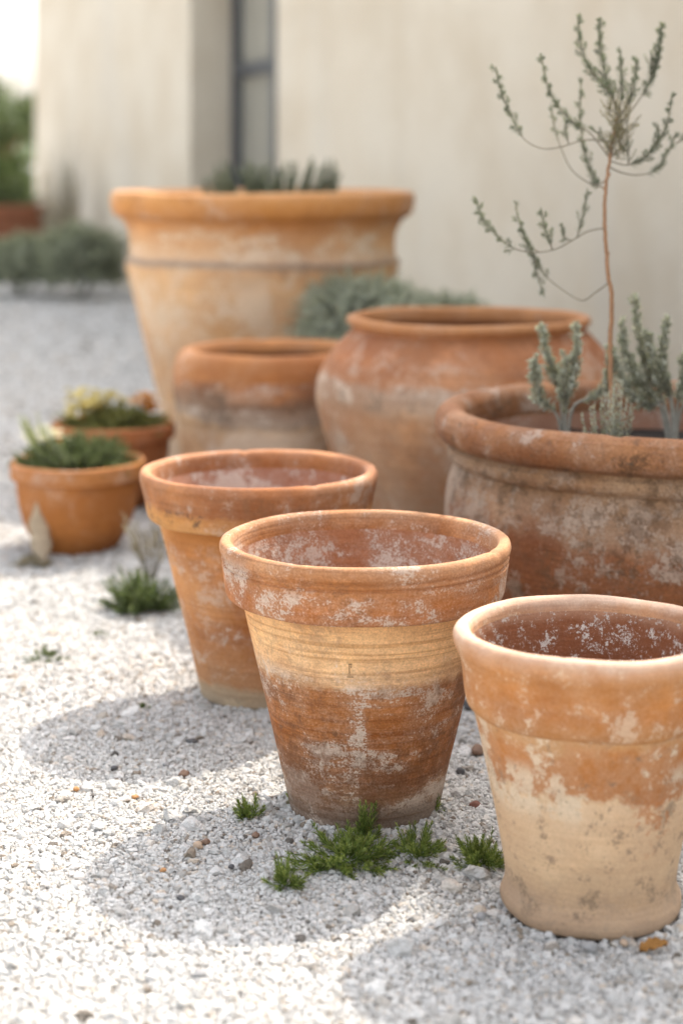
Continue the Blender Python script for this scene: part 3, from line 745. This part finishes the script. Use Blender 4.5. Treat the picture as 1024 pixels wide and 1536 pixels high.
for (pts, st, n, ln) in branches:
    P = bez([C2(*p) for p in pts], 8)
    b = MB(); tube(b, P, .0011, .0005, 5); f = MB(); sprig(f, P, ln*1.35, ln*.24, int(n*1.1), st, .9, rg, .1, .9, .5)
    side_shoots(b, f, P, max(4, int(n/9)), st, .0155, .72, rg, ln*1.1, ln*.21, 15, .0004, .1, .9)
    br = b.build('branch', M_twig, sap); f.build('needles', M_sapleaf, br)
m = MB(); f = MB()                                  # tangle of fine twigs at the fork
for k in range(64):
    a = C2(rg.uniform(795, 870), rg.uniform(330, 480), rg.uniform(-.02, .02))
    b_ = a + Vector((rg.uniform(-.018, .022), rg.uniform(-.015, .015), rg.uniform(.008, .034)))
    P = bez([a, a.lerp(b_, .5) + Vector((rg.uniform(-.004, .004),)*3), b_], 4)
    tube(m, P, .0006, .0003, 4); sprig(f, P, .0062, .0014, 17, .1, .9, rg, .4, 1.0)
tw = m.build('twigs', M_twig, sap); f.build('needles', m_foliage('olive_fork_needles', (.09, .075, .035), (.18, .155, .08), (.27, .24, .13)), tw)

# sages --------------------------------------------------------------------
def sage(base, label, stems, rngseed, name='sage_plant', ln=.0150, n=120, group=None, wd=.30):
    rg = random.Random(rngseed)
    e = empty(name, base, label, 'plant', group)
    for s in stems:
        P = bez([p - base for p in s], 7)
        b = MB(); tube(b, P, .0022, .0009, 6)
        f = MB(); L = sum((P[i+1]-P[i]).length for i in range(len(P)-1))
        sprig(f, P, ln*.72, ln*wd*.8, int(n*.75*L/.1), .30, .85, rg, .2, 1.0, .6)
        side_shoots(b, f, P, int(13*L/.1), .34, .021, .62, rg, ln*.62, ln*wd*.75, 13, .0006, .2, 1.0)
        st = b.build('stem', M_greystem, e); f.build('leaves', M_sage, st)
    return e
def C5(x, y, Y): return W(620 + x*.3945, 440 + y*.3945, Y)
b1 = C5(575, 520, 2.27); b1.z = .268
sage(b1, 'small silvery sage of four upright shoots, at the left inside the broad pot', [
    [b1, C5(550, 480, 2.27), C5(480, 400, 2.26), C5(465, 330, 2.26), C5(458, 258, 2.25)],
    [b1, C5(560, 420, 2.28), C5(545, 330, 2.28), C5(505, 230, 2.28), C5(486, 128, 2.28)],
    [b1, C5(580, 440, 2.27), C5(598, 340, 2.26), C5(615, 240, 2.26), C5(619, 130, 2.26)],
    [b1, C5(575, 450, 2.26), C5(572, 360, 2.25), C5(578, 250, 2.25)],
    ], 3, n=150)
b1t = C5(578, 520, 2.29); b1t.z = .268
sage(b1t, 'bare leaning grey twig with leafy tip, right beside the silvery sage in the broad pot', [
    [b1t, C5(600, 450, 2.29), C5(670, 400, 2.29), C5(725, 360, 2.29), C5(745, 300, 2.29), C5(752, 215, 2.29)]], 4, n=70)
b2 = C5(985, 520, 2.27); b2.z = .268
sage(b2, 'larger branching grey sage at the right inside the broad pot', [
    [b2, C5(960, 460, 2.27), C5(890, 420, 2.26), C5(820, 380, 2.26), C5(775, 290, 2.26), C5(752, 215, 2.26)],
    [b2, C5(940, 440, 2.27), C5(860, 330, 2.27), C5(805, 230, 2.27), C5(792, 120, 2.27)],
    [b2, C5(950, 420, 2.28), C5(900, 310, 2.28), C5(860, 180, 2.28), C5(838, 22, 2.28)],
    [b2, C5(985, 430, 2.27), C5(940, 320, 2.26), C5(905, 230, 2.26), C5(890, 160, 2.26)],
    [b2, C5(980, 440, 2.27), C5(950, 330, 2.27), C5(945, 220, 2.27), C5(962, 112, 2.27)],
    [b2, C5(1000, 440, 2.27), C5(1020, 370, 2.25), C5(1030, 300, 2.25), C5(1028, 240, 2.25)],
    [b2, C5(1010, 460, 2.28), C5(1060, 380, 2.28), C5(1090, 260, 2.28), C5(1100, 180, 2.28)],
    [b2, C5(960, 450, 2.28), C5(920, 400, 2.29), C5(850, 350, 2.30), C5(830, 260, 2.30)],
    ], 8, n=170)

def mound(name, label, base, rx, rz, nsp, mat, ln, wd, seed, stem=M_greystem, cat='shrub', dens=26, flat=.25, group=None, lift=0.0, wild=.25, tint=(.15, .85), spread=1.0):
    """rounded plant: shoots fanning out from a crown"""
    rg = random.Random(seed)
    e = empty(name, base, label, cat, group)
    st = MB(); f = MB()
    for k in range(nsp):
        u_ = rg.random(); th = rg.uniform(0, 2*math.pi)
        el = math.asin(flat + (1-flat)*u_**.8) if flat > 0 else math.asin(u_)
        d = Vector((math.cos(th)*math.cos(el)*spread, math.sin(th)*math.cos(el)*spread, math.sin(el)))
        bump = 1 + wild*mnoise.noise(Vector((d.x*2.2, d.y*2.2, d.z*2.2 + seed))) + rg.uniform(-wild, wild)*.6
        end = Vector((d.x*rx, d.y*rx, d.z*rz))*bump + Vector((0, 0, lift))
        st0 = Vector((end.x*.18, end.y*.18, 0))
        mid = st0.lerp(end, .5) + Vector((d.x*rx*.10, d.y*rx*.10, -rz*.05)) + Vector((rg.uniform(-1, 1), rg.uniform(-1, 1), 0))*rx*.05
        P = bez([st0, mid, end], 4)
        tube(st, P, ln*.07, ln*.04, 4)
        sprig(f, P, ln, wd, dens, .25, .7, rg, *tint)
    st.build('stems', stem, e); f.build('leaves', mat, e)
    return e

# grey plant tucked at the back of the broad pot
bp = W(908, 640, 2.205); bp.z = .268
mound('sage_plant', 'soft grey sage clump hiding the foot of the sapling in the broad pot', bp, .034, .135, 30, M_sage, .011, .0035, 31, cat='plant', dens=40)
# rosemary in the big pot
bp = Vector((P_B[0] + .03, P_B[1] - .03, .540))
def rosemary():
    rg = random.Random(12)
    e = empty('rosemary', bp, 'dark green rosemary shoots rising over the rim of the tallest pot', 'plant')
    st = MB(); f = MB()
    for k in range(84):
        px = rg.choice([rg.uniform(312, 345), rg.uniform(345, 450), rg.uniform(360, 445), rg.uniform(455, 512)])
        top = rg.uniform(238, 268) if px < 455 else rg.uniform(234, 262)
        Y = P_B[1] + rg.uniform(-.12, .12)
        e1 = W(px + rg.uniform(-9, 9), top + rg.uniform(-4, 12), Y) - bp
        s0 = Vector((e1.x*.75 + rg.uniform(-.02, .02), e1.y*.8, 0))
        P = bez([s0, s0.lerp(e1, .5) + Vector((rg.uniform(-.012, .012), 0, 0)), e1], 5)
        tube(st, P, .0016, .0008, 5); sprig(f, P, .018, .0042, 60, .05, .6, rg, .1, .9)
    st.build('stems', M_twig, e); f.build('leaves', M_rosemary, e)
rosemary()

def cushion(name, label, base, c, rad, n, mat, ln, wd, seed, dens=26, group=None, tint=(.1, .95)):
    """dense cushion: short shoots all over an uneven dome carried on woody stems"""
    rg = random.Random(seed)
    e = empty(name, base, label, 'shrub', group)
    st = MB(); f = MB(); c = Vector(c)
    for k in range(7):
        a = rg.uniform(0, 6.28); q = c + Vector((math.cos(a)*rad[0]*.5, math.sin(a)*rad[1]*.5, rg.uniform(-.2, .2)*rad[2]))
        tube(st, bez([Vector((rg.uniform(-.02, .02), rg.uniform(-.02, .02), 0)), q*.5 + Vector((0, 0, q.z*.05)), q], 4), .006, .003, 5)
    for k in range(n):
        z = rg.uniform(-.55, 1); th = rg.uniform(0, 6.283); h = math.sqrt(max(0, 1 - z*z))
        d = Vector((math.cos(th)*h, math.sin(th)*h, z))
        b = 1 + .16*mnoise.noise(d*2.1 + Vector((seed, 0, 0))) + .12*mnoise.noise(d*5 + Vector((seed, 3, 0))) + rg.uniform(-.10, .10)
        en = c + Vector((d.x*rad[0], d.y*rad[1], d.z*rad[2]))*b
        s0 = c + (en - c)*rg.uniform(.45, .65)
        en2 = en + Vector((rg.uniform(-1, 1), rg.uniform(-1, 1), rg.uniform(0, 1.5)))*ln*.9
        P = bez([s0, s0.lerp(en2, .5) + Vector((0, 0, ln*.3)), en2], 3)
        tube(st, P, ln*.05, ln*.03, 4)
        sprig(f, P, ln, wd, dens, .1, .8, rg, *tint)
    st.build('stems', M_greystem, e); f.build('leaves', mat, e)
    return e
cushion('santolina', 'silver green santolina cushion growing between the tallest pot and the jar', (.055, 3.70, 0), (0, 0, .33), (.155, .12, .10), 620, M_santolina, .014, .0038, 41)
cushion('santolina', 'smaller silver green cushion behind the jar, lower and nearer the wall', (.225, 3.86, 0), (0, 0, .28), (.12, .11, .098), 430, M_santolina, .014, .0038, 42)

# ----------------------------------------------------------------- # bowls' plants ----------------------------------------------------------
def cluster(f, c, r, n, size, rg):
    for k in range(n):
        p = Vector(c) + Vector((rg.gauss(0, r), rg.gauss(0, r), rg.gauss(0, r*.7)))
        for j in range(5):
            a = 2*math.pi*j/5 + rg.random(); d = Vector((math.cos(a), math.sin(a), .5)).normalized()
            leaf(f, p, d, d.cross(Vector((0, 0, 1))).normalized(), size, size*.8, rg.uniform(.2, 1))
e = mound('bedding_plant', 'low green cushion with pale flower heads, filling the nearer small bowl', (P_S1[0], P_S1[1], .14), .110, .060, 260, M_green, .010, .0036, 51, cat='plant', dens=36, wild=.16, flat=.05)
rg = random.Random(61); f = MB()
for k in range(5):
    cluster(f, (W(rg.uniform(35, 85), rg.uniform(640, 672), 3.11) - Vector((P_S1[0], P_S1[1], .14))) + Vector((0, rg.uniform(-.03, .05), 0)), .008, 5, .008, rg)
fl = f.build('flower_heads', M_white, e)
st = MB(); lf = MB()
for k in range(16):
    q = W(rg.uniform(28, 80), rg.uniform(618, 660), 3.11) - Vector((P_S1[0], P_S1[1], .14)); q.y = rg.uniform(-.03, .05)
    P = bez([Vector((q.x*.7, q.y, 0)), Vector((q.x*.8, q.y, q.z*.5)), q], 4); tube(st, P, .0009, .0006, 4); sprig(lf, P, .011, .004, 26, .3, .8, rg, .3, 1)
st.build('flower_stems', M_greystem, e); lf.build('pale_leaves', m_foliage('pale_green_leaf', (.10, .13, .05), (.22, .25, .11), (.40, .42, .22)), e)
e = mound('bedding_plant', 'leafy clump with yellow flowers and an orange one, filling the farther small bowl', (P_S2[0], P_S2[1], .148), .112, .046, 190, m_foliage('yellowish_mat_leaf', (.09, .10, .03), (.22, .23, .08), (.42, .38, .14)), .011, .0042, 52, cat='plant', dens=34, wild=.3, flat=.05)
f = MB()
for k in range(26):
    q = W(rg.gauss(138, 17), rg.uniform(588, 620), 3.5) - Vector((P_S2[0], P_S2[1], .148)); q.y = rg.uniform(-.08, .04)
    cluster(f, q, .007, 6, .010, rg)
f.build('yellow_flowers', M_yellow, e)
f = MB()
for k in range(8):
    q = W(rg.uniform(206, 232), rg.uniform(590, 616), 3.5) - Vector((P_S2[0], P_S2[1], .148)); q.y = rg.uniform(-.08, -.02)
    cluster(f, q, .006, 6, .010, rg)
f.build('orange_flowers', M_orange, e)

# ------------------------------------------------------------------ tufts in the gravel
def gp(px, py):
    Y = H*F/(py - HZ); return Vector(((px-512)*Y/F, Y, 0))
def tuft(px, py, wpx, hpx, nsp, label, seed, mat=M_moss, ln=.0075, dens=34, flat=.12, name='moss_tuft', wild=.35):
    p = gp(px, py); s = p.y / F
    return mound(name, label, p, wpx*s*.54, hpx*s, int(nsp*.8), mat, ln*1.1, ln*.15, seed, stem=M_moss, cat='weed', dens=dens, flat=flat*.4, group='green tufts in the gravel', wild=wild*1.5, tint=(.1, 1.0))
tuft(375, 1228, 46, 34, 26, 'small lone green tuft to the left of the front pot', 71)
tuft(520, 1290, 140, 36, 110, 'largest green tuft, spread in front of the front pot', 72, ln=.009)
tuft(548, 1264, 54, 46, 22, 'upright feathery tuft against the middle of the front pot base', 73, ln=.009, flat=.35)
tuft(428, 1328, 62, 38, 30, 'yellowish green tuft farthest forward in front of the front pot', 74)
tuft(624, 1285, 92, 36, 60, 'flat spreading tuft to the right below the front pot', 75)
tuft(720, 1296, 80, 40, 70, 'rounded dense tuft beside the foot of the nearest pot', 76)
tuft(452, 1218, 44, 34, 24, 'narrow tuft tucked under the left edge of the front pot', 77)
tuft(648, 1225, 40, 26, 16, 'tiny dark sprig tucked under the right edge of the front pot', 78)
tuft(214, 915, 104, 52, 100, 'big blurred grassy tuft left of the second pot', 79, ln=.014, mat=M_green, flat=.2)
tuft(72, 990, 62, 14, 26, 'low flat weed alone in the open gravel at left', 80, mat=M_green)
tuft(150, 955, 16, 8, 6, 'tiny weed in the open gravel near the blurred tuft', 81, mat=M_green)
tuft(214, 1066, 16, 8, 5, 'tiny speck of green on the shaded gravel left of the second pot', 82, mat=M_green)

# flowering wisp behind the blurred tuft
def wisp():
    p = gp(228, 870); rg = random.Random(91)
    e = empty('grass_wisp', p, 'wispy pale grass stems standing between the small bowl and the second pot', 'weed')
    st = MB(); lf = MB()
    for k in range(16):
        q = Vector((rg.uniform(-.05, .03), rg.uniform(-.02, .02), rg.uniform(.05, .11)))
        P = bez([Vector((q.x*.2, q.y, 0)), Vector((q.x*.5, q.y, q.z*.6)), q], 4)
        tube(st, P, .0011, .0005, 4); sprig(lf, P, .012, .0028, 20, .35, .6, rg, .2, .9)
    st.build('stems', M_twig, e); lf.build('seed_heads', M_dryplant, e)
wisp()

# dried leaf leaning on the small bowl and an orange leaf by the nearest pot
def curled_leaf(name, label, base, d, side, ln, wd, mat, curl, seed):
    mb = MB(); n = 12; k = 6; vs = []; rg = random.Random(seed)
    d = d.normalized(); side = (side - d*side.dot(d)).normalized(); nr = d.cross(side)
    for i in range(n + 1):
        t = i/n; wv = wd*math.sin(math.pi*min(1, t*.96 + .04))**.7*(1 + .15*math.sin(t*17+seed))
        for j in range(k + 1):
            s_ = j/k*2 - 1
            vs.append(d*ln*t + side*wv*.5*s_ + nr*(curl*wd*(s_*s_*.5) + curl*ln*.35*math.sin(t*3) + .002*math.sin(t*23 + s_*5)))
    e = MB(); e.add(vs, [(i*(k+1)+j, i*(k+1)+j+1, (i+1)*(k+1)+j+1, (i+1)*(k+1)+j) for i in range(n) for j in range(k)])
    o = e.build(name, mat); o.location = base
    sd = o.modifiers.new('thick', 'SOLIDIFY'); sd.thickness = .0006
    return tag(o, label, 'leaf')
b = W(66, 838, 2.99); b.z = .003
M_dleaf = m_plain('dried_leaf', (.46, .36, .25), .9, .5, 90)
curled_leaf('dried_leaf', 'long bleached dry leaf propped upright against the nearer small bowl', b, Vector((-.014, .03, .102)), Vector((1, .25, 0)), .108, .036, M_dleaf, .3, 3)
b = W(45, 848, 2.98); b.z = .004
mound('dry_tuft', 'flat dry brownish tuft at the foot of the bleached leaf', gp(52, 850), .036, .016, 26, M_dryplant, .010, .002, 95, cat='weed', dens=20)
b = gp(958, 1432); b.z = .004
curled_leaf('fallen_leaf', 'small orange fallen leaf on the gravel beside the nearest pot', b, Vector((1, .25, .08)), Vector((-.2, 1, .25)), .026, .013, m_plain('orange_leaf', (.36, .17, .045), .8, .4, 200), .25, 5)

# ------------------------------------------------------------------ loose pebbles
PEB = {}
for nm, c in {'white': (.78, .73, .68), 'brown': (.24, .15, .105), 'dark': (.105, .10, .10), 'tan': (.48, .35, .25), 'grey': (.33, .32, .315), 'orange': (.50, .26, .11), 'red': (.19, .085, .06)}.items():
    PEB[nm] = m_plain(nm + '_pebble', c, .8, .4, 180, .5)
def pebble(px, py, wpx, col, label, seed, flat=.62):
    p = gp(px, py); r = wpx*.5*p.y/F
    mb = MB(); vs = []; n, k = 18, 11
    for i in range(k + 1):
        ph = math.pi*i/k
        for j in range(n):
            th = 2*math.pi*j/n
            d = Vector((math.sin(ph)*math.cos(th), math.sin(ph)*math.sin(th), -math.cos(ph)))
            q = 1 + .32*mnoise.noise(d*1.3 + Vector((seed*3.1, 0, 0))) + .10*mnoise.noise(d*3.5 + Vector((seed, 2, 0)))
            vs.append((d.x*r*q, d.y*r*q*.85, d.z*r*q*flat))
    mb.add(vs, [(i*n+j, i*n+(j+1) % n, (i+1)*n+(j+1) % n, (i+1)*n+j) for i in range(k) for j in range(n)])
    o = mb.build('pebble', PEB[col]); o.location = (p.x, p.y, r*flat*.55 + .002); o.rotation_euler = (0, 0, seed*1.7)
    tag(o, label, 'pebble', 'loose pebbles on the gravel')
for k, (px, py, wp, col, lab) in enumerate([
    (119, 1321, 20, 'white', 'big pinkish white pebble alone on the sunlit gravel at left'),
    (113, 1306, 14, 'white', 'smaller white pebble just behind the big pinkish white one'),
    (297, 1274, 17, 'tan', 'tan pebble, nearer of a touching pair in the front pot shadow'),
    (309, 1268, 14, 'brown', 'brown pebble, farther of a touching pair in the front pot shadow'),
    (271, 1352, 13, 'dark', 'black pebble near the rounded edge of the front pot shadow'),
    (347, 1305, 11, 'dark', 'small dark pebble left of the yellowish green tuft'),
    (324, 1312, 9, 'red', 'little reddish pebble beside the small dark one, front pot shadow'),
    (276, 1168, 19, 'brown', 'brown flat pebble in the shade left of the front pot'),
    (288, 1119, 18, 'dark', 'dark pebble in the shade close before the second pot'),
    (172, 1157, 12, 'dark', 'dark pebble near the rounded shadow edge of the second pot'),
    (115, 1188, 10, 'orange', 'tiny orange pebble on the shadow edge at far left'),
    (384, 1258, 14, 'brown', 'round brown pebble right below the small lone tuft'),
    (300, 1468, 20, 'grey', 'grey flat pebble in the bright foreground below the shadows'),
    (57, 1366, 16, 'grey', 'grey pebble on the sunlit gravel at the left edge'),
    (712, 1214, 19, 'red', 'dark red pebble in the shade between the two front pots'),
    (702, 1064, 26, 'dark', 'dark stone deep in the gap right of the front pot, nearer of two'),
    (716, 1132, 24, 'brown', 'flat brown stone in the gap between the two front pots'),
    (690, 1162, 16, 'dark', 'small dark stone low in the gap beside the front pot'),
    (203, 1200, 11, 'orange', 'tiny orange pebble on the pale patch between two shadows'),
    (350, 1150, 12, 'tan', 'tan pebble in the shade nearest the front pot side'),
    (722, 1380, 18, 'grey', 'grey pebble at the left foot of the nearest pot'),
    (884, 1428, 26, 'grey', 'broad grey stone right in front of the nearest pot'),
    (935, 1420, 15, 'tan', 'tan pebble beside the orange fallen leaf'),
    (245, 1310, 10, 'orange', 'tiny orange pebble inside the front pot shadow'),
    (250, 1152, 14, 'grey', 'grey pebble in the middle of the second pot shadow')]):
    pebble(px, py, wp, col, lab, k + 1.0)

# ------------------------------------------------------------------ far left: shrubs, planter, trees
def shrub(name, label, base, rx, rz, n, mat, ln, seed, cat='shrub', group=None, **k):
    return mound(name, label, base, rx, rz, n, mat, ln, ln*.34, seed, cat=cat, group=group, **k)
cushion('cushion_shrub', 'grey green rounded shrub at the foot of the far wall, left end', (W(35, 440, 8.75).x, 8.75, 0), (0, 0, .13), (.24, .20, .155), 420, M_mound, .034, .010, 101)
cushion('cushion_shrub', 'grey green rounded shrub at the foot of the far wall, nearest the tallest pot', (W(122, 440, 8.6).x, 8.6, 0), (0, 0, .16), (.215, .20, .185), 420, M_mound, .034, .010, 102)
shrub('thin_shrub', 'tall wispy brownish shrub standing against the far wall', (W(92, 420, 9.7).x, 9.75, 0), .17, .60, 70, M_dryplant, .034, 103, dens=22, flat=.62, lift=.02, wild=.4)
mP = terracotta('brown_planter_clay', 40, .45, [(0, (.24, .10, .06)), (.45, (.28, .125, .075))], lines=.2, mottle=.4, big=3)
pl = make_pot('planter_pot', at(-18, 10.6), 'dark reddish brown planter pot far away at the left edge', [(0, 0), (.26, 0), (.29, .03), (.33, .2), (.345, .33), (.345, .345)],
    [(.345, .345), (.365, .35), (.37, .38), (.365, .41), (.345, .415), (.33, .40), (.325, .38)], [(.325, .38), (.31, .3), (0, .3)], mP, mP, mP, 9.0, .003, 64, step=.03)
soil_disc(.318, .36, pl, 9)
shrub('leafy_plant', 'fresh green leafy plant growing in the far brown planter', (*at(-18, 10.6), .35), .34, .24, 90, M_green, .05, 104, cat='plant', dens=24, flat=.1)
gt = 'distant trees beyond the building'
def tree(label, x, y, h, rx, seed):
    rg = random.Random(seed)
    e = empty('tree', (x, y, 0), label, 'tree', gt)
    b = MB(); tube(b, bez([Vector((0, 0, 0)), Vector((.05, 0, h*.25)), Vector((0, .05, h*.6))], 5), .07, .03, 8)
    f = MB()
    for k in range(16):
        a = rg.uniform(0, 6.28); z0 = h*rg.uniform(.12, .45)
        c = Vector((math.cos(a)*rx*rg.uniform(.2, .75), math.sin(a)*rx*rg.uniform(.2, .75), h*rg.uniform(.28, .86)))
        tube(b, bez([Vector((0, 0, z0)), Vector((c.x*.4, c.y*.4, (z0+c.z)*.5)), c], 4), .02, .008, 5)
        R_ = rx*rg.uniform(.28, .46); tn = rg.uniform(-.2, .2)
        for j in range(330):
            d = Vector((rg.gauss(0, 1), rg.gauss(0, 1), rg.gauss(0, 1))).normalized()
            p = c + d*R_*rg.random()**.4
            dd = (d + Vector((rg.uniform(-1, 1), rg.uniform(-1, 1), rg.uniform(-1, .6)))).normalized()
            leaf(f, p, dd, dd.orthogonal().normalized(), rg.uniform(.05, .09), .035, max(0, min(1, rg.uniform(.15, .8) + tn)))
    b.build('trunk', M_bark, e); f.build('crown', M_treeleaf, e)
tree('green bushy tree whose crown shows left of the building corner', W(-10, 240, 14).x, 14.2, 1.32, .55, 201)
tree('paler bushy tree left of the frame edge behind the planter', -3.9, 16.0, 1.7, .8, 202)
tree('far bushy tree showing behind the building corner', -2.7, 21.0, 1.5, .9, 203)

# ------------------------------------------------------------------ far wooded hills closing the horizon
hm = MB(); n = 90; vs = []
for i in range(n + 1):
    a = R(-100) + R(200)*i/n
    h = 9 + 6*mnoise.noise(Vector((i*.16, 1, 0))) + 2.5*mnoise.noise(Vector((i*.6, 4, 0)))
    for (r, z) in ((210, -1), (235, h*.55), (270, h), (330, h*.4), (380, -1)):
        vs.append((math.sin(a)*r, math.cos(a)*r, z + (1.2*mnoise.noise(Vector((i*.9, r, 2))) if z > 0 else 0)))
hm.add(vs, [(i*5+k, i*5+k+1, (i+1)*5+k+1, (i+1)*5+k) for i in range(n) for k in range(4)])
hl = hm.build('hills', m_plain('wooded_hill', (.075, .095, .05), .95, .5, .25, .0))
tag(hl, 'low wooded hills far off on the horizon', 'hills', kind='structure')
